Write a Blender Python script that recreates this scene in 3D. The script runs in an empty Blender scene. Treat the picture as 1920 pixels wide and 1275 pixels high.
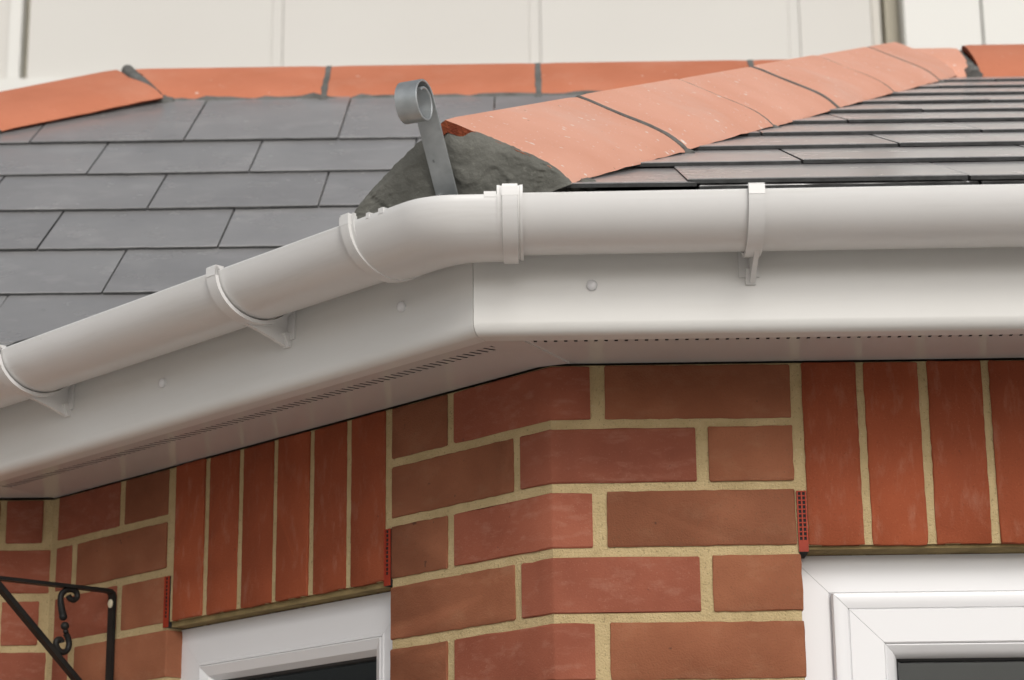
import bpy, bmesh, math, random
from mathutils import Vector, Matrix, noise
random.seed(7)
R = math.radians
S2 = math.sqrt(.5)
scene = bpy.context.scene
col = scene.collection

# ------------------------------------------------------------------ camera
CAM = Vector((-.02, -2.508, -.67))
yaw, pitch, roll, FPX = R(-.53), R(15.63), R(-.62), 4183.0
fw = Vector((math.sin(yaw)*math.cos(pitch), math.cos(yaw)*math.cos(pitch), math.sin(pitch)))
rt = Vector((math.cos(yaw), -math.sin(yaw), 0)); up = rt.cross(fw)
r2 = rt*math.cos(roll) + up*math.sin(roll); u2 = -rt*math.sin(roll) + up*math.cos(roll)
cd = bpy.data.cameras.new('camera'); cam = bpy.data.objects.new('camera', cd); col.objects.link(cam)
cam.matrix_world = Matrix(((r2.x, u2.x, -fw.x, CAM.x), (r2.y, u2.y, -fw.y, CAM.y), (r2.z, u2.z, -fw.z, CAM.z), (0, 0, 0, 1)))
cd.sensor_width = 36; cd.lens = FPX/1920*36; cd.clip_start = .05; cd.clip_end = 500
cd.dof.use_dof = True; cd.dof.focus_distance = 2.58; cd.dof.aperture_fstop = 10.0
scene.camera = cam

# ------------------------------------------------------------------ sky, sun, exposure
SUN_EL, SUN_AZ = 31.0, 10.0          # azimuth: degrees right of straight in front of the bay
w = bpy.data.worlds.new('World'); scene.world = w; w.use_nodes = True
nt = w.node_tree; bg = nt.nodes['Background']
sky = nt.nodes.new('ShaderNodeTexSky'); sky.sky_type = 'NISHITA'; sky.sun_disc = False
sky.sun_elevation = R(SUN_EL); sky.sun_rotation = R(180 - SUN_AZ)
sky.dust_density = 4; sky.air_density = 1.0; sky.ozone_density = .6
hs = nt.nodes.new('ShaderNodeHueSaturation'); hs.inputs['Saturation'].default_value = .24
nt.links.new(sky.outputs[0], hs.inputs['Color']); nt.links.new(hs.outputs[0], bg.inputs[0])
bg.inputs[1].default_value = .135
ld = bpy.data.lights.new('sun', 'SUN'); sun = bpy.data.objects.new('sun', ld); col.objects.link(sun)
ld.energy = .95; ld.angle = R(18); ld.color = (1.0, .97, .925)
sd = Vector((math.sin(R(SUN_AZ))*math.cos(R(SUN_EL)), -math.cos(R(SUN_AZ))*math.cos(R(SUN_EL)), math.sin(R(SUN_EL))))
sun.rotation_euler = sd.to_track_quat('Z', 'Y').to_euler()
scene.view_settings.view_transform = 'Standard'; scene.view_settings.look = 'None'
scene.view_settings.exposure = -0.36; scene.view_settings.gamma = 1
scene.render.engine = 'CYCLES'
scene.cycles.max_bounces = 7; scene.cycles.diffuse_bounces = 4

# ------------------------------------------------------------------ materials
def mat(name, c1, c2=None, scale=8, detail=5, rough=.7, rvar=0, bump=0, bscale=200, bdist=.001, spec=.5, rnd=0, specks=(), contrast=(.35, .65), streak=None):
    m = bpy.data.materials.new(name); m.use_nodes = True
    t = m.node_tree; N = t.nodes; L = t.links; b = N['Principled BSDF']
    b.inputs['Roughness'].default_value = rough; b.inputs['Specular IOR Level'].default_value = spec
    tc = N.new('ShaderNodeTexCoord'); oi = N.new('ShaderNodeObjectInfo')
    ml = N.new('ShaderNodeMath'); ml.operation = 'MULTIPLY'; ml.inputs[1].default_value = 37.0; L.new(oi.outputs['Random'], ml.inputs[0])
    ad = N.new('ShaderNodeVectorMath'); ad.operation = 'ADD'; L.new(tc.outputs['Object'], ad.inputs[0]); L.new(ml.outputs[0], ad.inputs[1])
    vec = ad.outputs[0]
    def nz(sc, dt=4, r=.55, v=None):
        n = N.new('ShaderNodeTexNoise'); n.inputs['Scale'].default_value = sc; n.inputs['Detail'].default_value = dt; n.inputs['Roughness'].default_value = r
        L.new(v or vec, n.inputs['Vector']); return n.outputs[0]
    def ramp(src, lo, hi):
        r = N.new('ShaderNodeMapRange'); r.inputs[1].default_value = lo; r.inputs[2].default_value = hi; L.new(src, r.inputs[0]); return r.outputs[0]
    def mix(f, a, bcol, typ='MIX'):
        x = N.new('ShaderNodeMix'); x.data_type = 'RGBA'; x.blend_type = typ
        if isinstance(f, float): x.inputs[0].default_value = f
        else: L.new(f, x.inputs[0])
        for s, v in ((6, a), (7, bcol)):
            if isinstance(v, tuple): x.inputs[s].default_value = (*v, 1)
            else: L.new(v, x.inputs[s])
        return x.outputs[2]
    c = c1
    if c2: c = mix(ramp(nz(scale, detail), *contrast), c1, c2)
    if streak:                       # (colour, amount, stretch vector, scale)
        sc_, am, sv, ss = streak
        mp = N.new('ShaderNodeMapping'); mp.inputs['Scale'].default_value = sv; L.new(vec, mp.inputs[0])
        f = ramp(nz(ss, 6, .65, mp.outputs[0]), .52, .75)
        mm = N.new('ShaderNodeMath'); mm.operation = 'MULTIPLY'; mm.inputs[1].default_value = am; L.new(f, mm.inputs[0])
        c = mix(mm.outputs[0], c, sc_)
    for scol, ssc, th, am in specks:
        f = ramp(nz(ssc, 2, .5), th, th+.03)
        mm = N.new('ShaderNodeMath'); mm.operation = 'MULTIPLY'; mm.inputs[1].default_value = am; L.new(f, mm.inputs[0])
        c = mix(mm.outputs[0], c, scol)
    if rnd:
        hsv = N.new('ShaderNodeHueSaturation')
        v = N.new('ShaderNodeMapRange'); v.inputs[3].default_value = 1-rnd; v.inputs[4].default_value = 1+rnd; L.new(oi.outputs['Random'], v.inputs[0]); L.new(v.outputs[0], hsv.inputs['Value'])
        if isinstance(c, tuple): hsv.inputs['Color'].default_value = (*c, 1)
        else: L.new(c, hsv.inputs['Color'])
        c = hsv.outputs[0]
    if isinstance(c, tuple): b.inputs['Base Color'].default_value = (*c, 1)
    else: L.new(c, b.inputs['Base Color'])
    if rvar:
        rr = N.new('ShaderNodeMapRange'); rr.inputs[3].default_value = rough-rvar; rr.inputs[4].default_value = rough+rvar
        L.new(nz(scale*2.3, 6), rr.inputs[0]); L.new(rr.outputs[0], b.inputs['Roughness'])
    if bump:
        bp = N.new('ShaderNodeBump'); bp.inputs['Strength'].default_value = bump; bp.inputs['Distance'].default_value = bdist
        L.new(nz(bscale, 6, .6), bp.inputs['Height']); L.new(bp.outputs[0], b.inputs['Normal'])
    return m

M = {}
M['brick_dull'] = mat('brick_dull', (.325, .124, .064), (.25, .09, .045), 11, 8, .85, .05, .7, 480, .0016, .25, .17,
                      specks=(((.05, .03, .025), 70, .74, .6), ((.42, .22, .12), 420, .64, .25), ((.16, .06, .03), 420, .63, .4)), streak=((.40, .22, .13), .3, (1, 1, 1.8), 22))
M['brick_red'] = mat('brick_red', (.335, .105, .06), (.26, .076, .042), 11, 8, .8, .06, .6, 450, .0013, .3, .13,
                     specks=(((.06, .03, .03), 80, .75, .5), ((.5, .26, .18), 420, .66, .2)), streak=((.47, .235, .165), .4, (1.2, 1.2, 3.0), 26))
M['brick_soldier'] = mat('brick_soldier', (.355, .085, .034), (.285, .066, .026), 8, 8, .82, .05, .6, 430, .0012, .3, .1,
                         specks=(((.1, .03, .02), 90, .75, .4), ((.5, .19, .1), 420, .66, .2), ((.2, .05, .02), 400, .64, .35)), streak=((.5, .27, .19), .3, (3, 3, 1), 24))
M['mortar'] = mat('mortar', (.64, .50, .275), (.54, .415, .22), 30, 6, .95, 0, 1, 420, .003, .2, 0,
                  specks=(((.3, .22, .11), 260, .64, .5), ((.7, .6, .4), 330, .67, .5)))
M['lintel_shaded'] = mat('lintel_shaded', (.30, .225, .105), (.2, .15, .07), 25, 6, .95, 0, .9, 300, .002, .2)  # mortar tone darkened to carry the shadow under the soldier bricks
M['lower_wall'] = mat('lower_wall', (.27, .1, .055), (.4, .3, .15), 12, 5, .9)
M['upvc'] = mat('upvc', (.755, .75, .725), (.74, .733, .705), 3, 4, .24, .04, .02, 30, .0006, .5, 0, streak=((.66, .64, .60), .25, (1, 1, 9), 6))
M['upvc_soffit'] = mat('upvc_soffit', (.72, .71, .69), (.705, .695, .67), 3, 4, .14, .03, 0, 30, .0006, .55, 0)
M['upvc_gutter'] = mat('upvc_gutter', (.79, .785, .775), (.765, .76, .745), 5, 5, .25, .04, .02, 25, .0006, .5, 0,
                       specks=(((.25, .23, .21), 75, .79, .6),), streak=((.60, .58, .54), .30, (.9, .9, 14), 7))
M['upvc_window'] = mat('upvc_window', (.80, .80, .81), None, rough=.2, spec=.5)
M['slate'] = mat('slate', (.275, .272, .270), (.22, .217, .217), 6, 6, .26, .06, .3, 90, .0012, .75, .13,
                 specks=(((.6, .59, .57), 60, .77, .7), ((.15, .145, .15), 25, .7, .4)), streak=((.42, .41, .405), .55, (1, 1.6, 1), 9))
sb_ = M['slate'].node_tree.nodes['Principled BSDF']; sb_.inputs['Coat Weight'].default_value = .8; sb_.inputs['Coat Roughness'].default_value = .22; sb_.inputs['Sheen Weight'].default_value = .5; sb_.inputs['Sheen Roughness'].default_value = .4; sb_.inputs['Sheen Tint'].default_value = (.9, .9, .92, 1)
M['slate_edge'] = mat('slate_edge', (.065, .067, .067), (.04, .041, .041), 60, 4, .7, 0, .6, 250, .002, .4)
M['terracotta'] = mat('terracotta', (.60, .215, .122), (.54, .185, .10), 7, 6, .75, .06, .35, 300, .0012, .3, .05,
                      specks=(((.8, .68, .6), 60, .74, .7), ((.28, .09, .05), 120, .73, .5)), streak=((.64, .32, .22), .45, (1, 1, 1), 6))
M['terracotta_dusty_lit'] = mat('terracotta_dusty_lit', (.80, .415, .30), (.74, .36, .25), 7, 6, .7, .06, .35, 300, .0012, .35, .04,
                      specks=(((.88, .82, .77), 75, .70, .8), ((.9, .86, .82), 240, .70, .6), ((.3, .1, .06), 120, .74, .5)), streak=((.76, .49, .40), .6, (1, 1, 1), 6))  # pale tone holds dusty bloom plus the brighter light on the near hip
M['terracotta_edge'] = mat('terracotta_edge', (.36, .1, .045), (.22, .05, .025), 60, 4, .9, 0, 1, 200, .004, .2)
M['cement'] = mat('cement', (.20, .20, .178), (.135, .135, .118), 16, 7, .9, .05, .6, 260, .002, .35, 0,
                  specks=(((.26, .26, .23), 150, .66, .4),))
M['cement_light'] = mat('cement_light', (.2, .2, .19), (.13, .13, .12), 25, 6, .9, 0, 1, 160, .004, .3)
M['galvanised'] = mat('galvanised', (.56, .59, .60), (.42, .45, .46), 40, 7, .42, .12, .3, 130, .0008, .5, 0, specks=(((.12, .13, .13), 80, .70, .5),))
M['galvanised'].node_tree.nodes['Principled BSDF'].inputs['Metallic'].default_value = .75
M['black_iron'] = mat('black_iron', (.012, .012, .012), (.02, .019, .017), 30, 4, .5, .1, .3, 200, .001, .25)
M['cap_cream'] = mat('cap_cream', (.75, .68, .5), None, rough=.4)
M['red_plastic'] = mat('red_plastic', (.36, .045, .018), (.28, .03, .014), 40, 3, .55, spec=.25)
M['hole_shade'] = mat('hole_shade', (.02, .02, .02), None, rough=.95)  # black that paints the shade inside the weep vent holes
M['felt'] = mat('felt', (.015, .015, .018), None, rough=.8)
M['room'] = mat('room', (.16, .15, .13), None, rough=.95)
M['cladding'] = mat('cladding', (.68, .665, .625), (.66, .64, .60), .7, 3, .55, .05, .05, 3, .01, .4, .015)
M['cladding_trim'] = mat('cladding_trim', (.62, .595, .54), None, rough=.5)
M['recess'] = mat('recess', (.42, .385, .30), None, rough=.6)
M['gasket'] = mat('gasket', (.03, .03, .03), None, rough=.7)  # window seals; also blackens the painted shade above the soffit slots
M['white_panel'] = mat('white_panel', (.76, .755, .715), None, rough=.5)
M['ground'] = mat('ground', (.46, .43, .40), (.40, .375, .35), 1.5, 6, .9, 0, .3, 60, .003)
g = bpy.data.materials.new('glass'); g.use_nodes = True
gb = g.node_tree.nodes['Principled BSDF']; gb.inputs['Transmission Weight'].default_value = 1; gb.inputs['Roughness'].default_value = .01; gb.inputs['IOR'].default_value = 1.3
gb.inputs['Base Color'].default_value = (.8, .86, .84, 1)
M['glass'] = g

# ------------------------------------------------------------------ helpers
def obj(name, verts, faces, m, parent=None, smooth=None, mats=None, fm=None):
    me = bpy.data.meshes.new(name); me.from_pydata([tuple(v) for v in verts], [], faces)
    bm = bmesh.new(); bm.from_mesh(me); bmesh.ops.recalc_face_normals(bm, faces=bm.faces); bm.to_mesh(me); bm.free()
    for mm in (mats or [m]): me.materials.append(M[mm])
    if fm:
        for p, i in zip(me.polygons, fm): p.material_index = i
    if smooth:
        me.shade_smooth(); me.set_sharp_from_angle(angle=R(smooth))
    me.update()
    o = bpy.data.objects.new(name, me); col.objects.link(o)
    if parent: o.parent = parent
    return o
def empty(name, loc=(0, 0, 0), label=None, cat=None, group=None):
    o = bpy.data.objects.new(name, None); col.objects.link(o); o.location = loc; o.empty_display_size = .1
    if label: o['label'] = label
    if cat: o['category'] = cat
    if group: o['group'] = group
    return o
class MB:
    def __init__(s): s.v = []; s.f = []; s.m = []
    def add(s, v, f, mi=0):
        k = len(s.v); s.v += [Vector(x) for x in v]; s.f += [tuple(i+k for i in q) for q in f]; s.m += [mi]*len(f); return s
    def box(s, x0, x1, y0, y1, z0, z1, T=None, mi=0):
        v = [Vector((x, y, z)) for z in (z0, z1) for x, y in ((x0, y0), (x1, y0), (x1, y1), (x0, y1))]
        if T: v = [T(p) for p in v]
        return s.add(v, [(0, 3, 2, 1), (4, 5, 6, 7), (0, 1, 5, 4), (1, 2, 6, 5), (2, 3, 7, 6), (3, 0, 4, 7)], mi)
    def build(s, name, m, parent=None, smooth=None, mats=None): return obj(name, s.v, s.f, m, parent, smooth, mats, s.m if mats else None)
def loft(rings, closed_ring=True, caps=True):
    n = len(rings[0]); v = [p for r_ in rings for p in r_]; f = []
    for i in range(len(rings)-1):
        for j in range(n if closed_ring else n-1):
            a = i*n+j; b = i*n+(j+1) % n; f.append((a, b, b+n, a+n))
    if caps: f.append(tuple(range(n-1, -1, -1))); f.append(tuple(range((len(rings)-1)*n, len(rings)*n)))
    return v, f
def tube(path, rad, n=10):
    rings = []; prev = None
    for i, p in enumerate(path):
        t = (path[min(i+1, len(path)-1)] - path[max(i-1, 0)]).normalized()
        if prev is None:
            a = t.orthogonal().normalized()
        else:
            a = (prev - t*prev.dot(t)).normalized()
        prev = a; b = t.cross(a); r_ = rad[i] if isinstance(rad, (list, tuple)) else rad
        rings.append([p + (a*math.cos(2*math.pi*k/n) + b*math.sin(2*math.pi*k/n))*r_ for k in range(n)])
    return loft(rings)
def nz(p, sc, seed=0): return noise.noise(Vector(p)*sc + Vector((seed*13.1, seed*7.7, seed*3.3)))

# wall frames: F = front face of the bay, L = splayed face, W = main wall beyond the inner corner
KX, KY = -.7304, .7304
def TF(p): return Vector((p[0], p[1], p[2]))
def TL(p): u, y, z = p; return Vector((u*S2 + y*S2, -u*S2 + y*S2, z))       # u negative runs to the left
def TW(p): return Vector((KX + p[0], KY + p[1], p[2]))
FR = {'F': ((0, 0), 0.0, TF), 'L': ((0, 0), -math.pi/4, TL), 'W': ((KX, KY), 0.0, TW)}

# ------------------------------------------------------------------ ground
obj('ground', [(-250, -250, -2.2), (250, -250, -2.2), (250, 250, -2.2), (-250, 250, -2.2)], [(0, 1, 2, 3)], 'ground')['kind'] = 'structure'

# ------------------------------------------------------------------ house: walls
house = empty('brick_house', (0, .3, -2.2), 'red brick bay under a grey slate hipped roof with terracotta ridge tiles', 'house')
house.matrix_world.translation = (0, .3, -2.2)
_par = house
HOFF = Vector((0, -.3, 2.2))
def hobj(o):                                  # keep world coordinates under the house empty
    o.matrix_parent_inverse = Matrix.Translation(HOFF); return o

RC = .0024    # mortar recess
def prism(pts, z0, z1):
    n = len(pts); v = [(x, y, z0) for x, y in pts] + [(x, y, z1) for x, y in pts]
    f = [tuple(range(n-1, -1, -1)), tuple(range(n, 2*n))] + [(i, (i+1) % n, n+(i+1) % n, n+i) for i in range(n)]
    return v, f
def LP(u, y): p = TL((u, y, 0)); return (p.x, p.y)
JR, JL, JL2 = .2825, .279, .7405           # jambs: front window left, splay window right, splay window left
XE = 2.2
k1 = RC*math.tan(math.pi/8)
ZB = -.753
wall_F = MB()
v, f = prism([(k1, RC), (JR-.002, RC), (JR-.002, .1), (.0414, .1)], ZB, 0); wall_F.add(v, f)
v, f = prism([(JR-.002, RC), (XE, RC), (XE, .1), (JR-.002, .1)], -.2150, 0); wall_F.add(v, f)
wall_F = hobj(wall_F.build('wall', 'mortar', house)); wall_F.name = 'front_wall'
wl = MB()
v, f = prism([(k1, RC), (.0414, .1), LP(-(JL-.002), .1), LP(-(JL-.002), RC)], ZB, 0); wl.add(v, f)
v, f = prism([LP(-(JL-.002), RC), LP(-(JL-.002), .1), LP(-(JL2+.002), .1), LP(-(JL2+.002), RC)], -.2150, 0); wl.add(v, f)
ci = (KX-k1, KY+RC); cb = (KX-.0414, KY+.1)
v, f = prism([LP(-(JL2+.002), RC), LP(-(JL2+.002), .1), cb, ci], ZB, 0); wl.add(v, f)
wall_L = hobj(wl.build('splayed_wall', 'mortar', house))
wm = MB(); v, f = prism([ci, cb, (-2.0, KY+.1), (-2.0, KY+RC)], ZB, 0); wm.add(v, f)
wall_W = hobj(wm.build('main_wall', 'mortar', house))
lw = MB()
for pts in ([(0, 0), (JR, 0), (JR, .1), (.0414, .1)], [(0, 0), (.0414, .1), LP(-JL, .1), LP(-JL, 0)],
            [LP(-JL2, 0), LP(-JL2, .1), cb, (KX, KY)], [(KX, KY), cb, (-2.0, KY+.1), (-2.0, KY)]):
    v, f = prism(pts, -2.2, ZB); lw.add(v, f)
for pts in ([(JR, 0), (XE, 0), (XE, .1), (JR, .1)], [LP(-JL, 0), LP(-JL, .1), LP(-JL2, .1), LP(-JL2, 0)]):
    v, f = prism(pts, -2.2, -1.30); lw.add(v, f)
v, f = prism([(XE, 0), (XE, 3.2), (XE-.1, 3.2), (XE-.1, .1)], -2.2, .05); lw.add(v, f)
v, f = prism([(-2.0, KY), (-1.9, KY+.1), (-1.9, 3.2), (-2.0, 3.2)], -2.2, .05); lw.add(v, f)
v, f = prism([(-2.0, 3.1), (XE, 3.1), (XE, 3.2), (-2.0, 3.2)], -2.2, .05); lw.add(v, f)
hobj(lw.build('lower_wall', 'lower_wall', house))
# room behind the windows
rm = MB(); v, f = prism([(.0414, .1), (XE-.1, .1), (XE-.1, 3.1), (-1.9, 3.1), (-1.9, KY+.1), cb], .02, .05); rm.add(v, f); rm.box(-1.9, XE-.1, 2.2, 2.25, -2.2, .02)
hobj(rm.build('inner_room', 'room', house))

def brick_mesh(wd, ht, dp, seed):
    """front outline with slightly uneven arrises, small chamfer, straight sides going in"""
    rg = random.Random(seed); ch = .0010
    out = []
    def J(): return rg.gauss(0, .00028)
    def side(p, q, nrm):
        Ls = math.hypot(q[0]-p[0], q[1]-p[1]); n_ = max(3, int(Ls/.010)); c0, c1 = rg.uniform(.0006, .0022), rg.uniform(.0006, .0022)
        ph = rg.uniform(0, 9)
        for i in range(n_+1):
            d = c0 + (Ls-c0-c1)*i/n_; t = d/Ls; j = J() + .00012*math.sin(ph+d*60)
            out.append((p[0]+(q[0]-p[0])*t+nrm[0]*j, p[1]+(q[1]-p[1])*t+nrm[1]*j))
    side((0, 0), (wd, 0), (0, 1)); side((wd, 0), (wd, ht), (1, 0)); side((wd, ht), (0, ht), (0, 1)); side((0, ht), (0, 0), (1, 0))
    def inset(p, d):
        x, z = p; return (min(max(x, d), wd-d), min(max(z, d), ht-d))
    n = len(out)
    v = [(x, dp, z) for x, z in out] + [(x, ch, z) for x, z in out]
    v += [(inset(p, ch*1.3)[0], rg.gauss(0, .00015), inset(p, ch*1.3)[1]) for p in out]
    f = []
    for a, b in ((0, n), (n, 2*n)):
        for i in range(n): j = (i+1) % n; f.append((a+i, a+j, b+j, b+i))
    f.append(tuple(range(2*n, 3*n)))
    me_v = v
    return me_v, f
_bc = {}
_bn = [0]
def brick(fr, u0, u1, z0, z1, kind, parent):
    wd, ht = u1-u0, z1-z0; key = (round(wd, 3), round(ht, 3), kind, random.randrange(4))
    if key not in _bc:
        v, f = brick_mesh(round(wd, 3), round(ht, 3), .095 if kind != 'reveal' else .09, hash(key[:2]) % 1000 + key[3]*7)
        o = obj('brick', v, f, kind, parent, 40); _bc[key] = o.data
    else:
        o = bpy.data.objects.new('brick', _bc[key]); col.objects.link(o); o.parent = parent
    (ox, oy), a, T = FR[fr]
    p = T((u0, random.gauss(0, .0006), z0 + random.gauss(0, .0004)))
    o.matrix_parent_inverse = (Matrix.Translation((0, .3, -2.2)) @ Matrix.Translation(HOFF)).inverted()
    o.matrix_basis = Matrix.Translation(p) @ Matrix.Rotation(a, 4, 'Z') @ Matrix.Rotation(random.gauss(0, .0025), 4, 'Y')
    return o
def squint(z0, z1, ll, lr, parent, seed):
    rg = random.Random(seed); dp = .06
    # plan outline: left end on splay -> corner (slightly eased) -> right end on front, then back
    def ring(z, o, jl=True):
        J = (lambda: rg.gauss(0, .0004)) if jl else (lambda: 0)
        pts = []
        nl = max(3, int(ll/.025)); nr = max(2, int(lr/.025))
        for i in range(nl): u = -ll + o + (ll-.004-o)*i/nl; q = TL((u, o, 0)); pts.append((q.x, q.y, z+J()))
        e = .0025
        for a in (TL((-e, o, 0)), Vector((e, o, 0))): pts.append((a.x, a.y, z+J()))
        for i in range(nr): x = .004 + (lr-.004-o)*(i+1)/nr; pts.append((x, o, z+J()))
        pts.append((lr-o, dp, z)); pts.append((.414*dp, dp, z)); q = TL((-ll+o, dp, 0)); pts.append((q.x, q.y, z))
        return pts
    ch = .0015
    rings = [ring(z0, ch), ring(z0+ch, 0), ring((z0+z1)/2, 0, False), ring(z1-ch, 0), ring(z1, ch)]
    v, f = loft(rings)
    o = obj('brick', v, f, 'brick_red', parent, 25)
    o.matrix_parent_inverse = (Matrix.Translation((0, .3, -2.2)) @ Matrix.Translation(HOFF)).inverted()
    return o

BH = .0637
for k in range(10):
    z1 = -.075*k - .0008; z0 = z1 - BH; ev = k % 2 == 0
    jr = JR if k >= 3 else .2785; jl = JL if k >= 3 else .278
    if ev:
        squint(z0, z1, .164, .0465, wall_F, k)
        brick('F', .0635, jr, z0, z1, 'brick_dull', wall_F)
        brick('L', -jl, -.1775, z0, z1, 'brick_dull', wall_L)
    else:
        squint(z0, z1, .0505, .167, wall_F, k)
        brick('F', .1815, jr, z0, z1, 'brick_dull', wall_F)
        brick('L', -jl, -.0635, z0, z1, 'brick_dull', wall_L)
    b0 = JL2 if k >= 3 else .748
    if ev:
        brick('L', -.852, -b0, z0, z1, 'brick_dull', wall_L); brick('L', -1.021, -.864, z0, z1, 'brick_red', wall_L)
        ms = [(-.070, -.016), (-.295, -.080), (-.52, -.305), (-.745, -.53), (-.97, -.755), (-1.195, -.98)]
    else:
        brick('L', -.966, -b0, z0, z1, 'brick_dull', wall_L); brick('L', -1.021, -.981, z0, z1, 'brick_red', wall_L)
        ms = [(-.167, -.003), (-.392, -.177), (-.617, -.402), (-.842, -.627), (-1.067, -.852), (-1.25, -1.077)]
    for i, (a, b) in enumerate(ms): brick('W', a, b, z0, z1, 'brick_red' if i == 0 else 'brick_dull', wall_W)
# soldier courses over the windows
u = .292
while u < XE-.07:
    brick('F', u, u+.0632, -.2152, -.0006, 'brick_soldier', wall_F); u += .0726
for i in range(6):
    a = .2905 + i*.0745
    brick('L', -(a+.0650), -a, -.2152, -.0006, 'brick_soldier', wall_L)

ln = MB(); ln.box(JR+.0005, XE-.1, .006, .0445, -.2190, -.2154); hobj(ln.build('lintel_bed', 'lintel_shaded', house))
ln = MB(); ln.box(-(JL2-.0005), -(JL+.0005), .006, .0265, -.2225, -.2154, TL); hobj(ln.build('lintel_bed', 'lintel_shaded', house))
# weep vents: red plastic grilles in the joints beside the soldiers
def weep(fr, u0, u1, z0, z1, parent, cols=2):
    T = FR[fr][2]; b = MB(); y = -.0012
    b.box(u0, u1, .0004, .06, z0, z1, T, 1)  # black block right behind the grille paints the depth of the holes
    wbar = .0016 if cols == 2 else .0030
    for i in range(cols+1):
        c = u0 + (u1-u0-wbar)*i/cols; b.box(c, c+wbar, y, .0003, z0, z1, T)
    rows = 11; zs = z0 + .012
    b.box(u0+.0002, u1-.0002, y+.0003, .0002, z0, zs, T)
    for i in range(rows+1):
        z = zs + (z1-zs-.0014)*i/rows; b.box(u0+.0003, u1-.0003, y+.0004, .0002, z, z+.0014, T)
    hobj(b.build('weep_vent', None, house, None, ['red_plastic', 'hole_shade']))
weep('F', .2800, .2912, -.2225, -.152, house)
weep('L', -.2896, -.2785, -.2225, -.152, house, 1)
weep('L', -.7478, -.7368, -.2225, -.152, house, 1)

# ------------------------------------------------------------------ windows
def sweep_rect(name, T, u0, u1, z0, z1, prof, m, parent, y0, gap=.00025):
    """four mitred members of a frame; prof = closed list of (inset, depth)"""
    for side in range(4):
        rings = []
        for e in (0, 1):
            ring = []
            for i, y in prof:
                A = [(u0+i, z1-i), (u1-i, z1-i), (u1-i, z0+i), (u0+i, z0+i)]
                p = A[(side+e) % 4]; q = A[(side+1-e) % 4]
                d = Vector((q[0]-p[0], q[1]-p[1])).normalized()*gap
                ring.append(T((p[0]+d.x, y0+y, p[1]+d.y)))
            rings.append(ring)
        v, f = loft(rings); obj(name, v, f, m, parent, 30)
def window(T, u0, u1, z0, z1, y0, sash, nm):
    wn = empty('window'); wn.parent = house; wn.matrix_parent_inverse = Matrix.Translation(HOFF)
    global _w
    def sub(o): return o
    def sw(name, prof, m):
        n0 = len(bpy.data.objects)
        sweep_rect(name, T, u0, u1, z0, z1, prof, m, wn, y0)
    if sash:
        sw('frame', [(0, .07), (0, 0), (.0425, 0), (.0445, .002), (.047, .008), (.047, .07)], 'upvc_window')
        sw('sash', [(.0450, .06), (.0450, -.010), (.0462, -.0125), (.0480, -.013), (.0625, -.0095), (.0632, -.0078), (.0645, -.0095), (.1015, -.0095), (.1030, -.008), (.1030, .06)], 'upvc_window')
        sw('glazing_bead', [(.1032, .05), (.1032, -.0065), (.105, -.0072), (.112, -.002), (.1165, .006), (.1180, .012), (.1180, .05)], 'upvc_window')
        sw('gasket', [(.1180, .04), (.1180, .014), (.1205, .016), (.1205, .04)], 'gasket'); gi, gy = .119, .022
    else:
        sw('frame', [(0, .07), (0, 0), (.050, 0), (.0512, -.0012), (.0535, -.0012), (.0540, .07)], 'upvc_window')
        sw('glazing_bead', [(.0543, .05), (.0543, -.002), (.056, -.003), (.068, .003), (.0745, .013), (.0745, .05)], 'upvc_window')
        sw('gasket', [(.0745, .04), (.0745, .015), (.0775, .017), (.0775, .04)], 'gasket'); gi, gy = .076, .022
    b = MB(); b.box(u0+gi, u1-gi, y0+gy, y0+gy+.006, z0+gi, z1-gi, T)
    b.build('pane', 'glass', wn)
    return wn
window(TF, .2745, 2.0, -1.30, -.2195, .045, True, 'front')
window(TL, -.752, -.270, -1.30, -.2235, .027, False, 'splay')

# ------------------------------------------------------------------ eaves system: stations run round the bay
TA = math.tan(math.pi/8)
def stF(x): return (Vector((x, 0)), Vector((0, -1)))
def stL(s): return (Vector((-s*S2, s*S2)), Vector((-S2, -S2)))
stC = (Vector((0, 0)), Vector((-TA, -1)))
stK = (Vector((KX, KY)), Vector((-TA, -1)))     # inner corner mitre
def stW(x): return (Vector((KX+x, KY)), Vector((0, -1)))
def pt(st, d, z): q = st[0] + st[1]*d; return Vector((q.x, q.y, z + (.004*max(q.x, -.1) if d > .2 and z > .03 else 0)))
def run(stations, prof, caps=True, closed=True):
    return loft([[pt(s, d, z) for d, z in prof] for s in stations], closed, caps)

def arc(cx, cz, rx, rz, a0, a1, n): return [(cx+rx*math.cos(R(a0+(a1-a0)*i/n)), cz+rz*math.sin(R(a0+(a1-a0)*i/n))) for i in range(n+1)]
rr = .013
fas = [(.2, .118), (.2, -.017+rr)] + [(.2-rr+rr*math.cos(R(a)), -.017+rr+rr*math.sin(R(a))) for a in range(-15, -91, -15)] + [(.170, -.017), (.1695, -.0165), (.1695, -.009), (.180, -.009), (.182, -.006), (.182, .118)]
eps = Vector((.0004, 0))
def shift(st, dx, dy=0): return (st[0]+Vector((dx, dy)), st[1])
f_front = hobj(obj('fascia', *run([shift(stC, .0004), stF(.1), stF(XE)], fas), 'upvc', house, 35))
f_left = hobj(obj('fascia', *run([shift(stC, -.0003, .0003), stL(.3), stK], fas), 'upvc', house, 35))
f_main = hobj(obj('fascia', *run([stK, stW(-1.2)], fas), 'upvc', house, 35))
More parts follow.
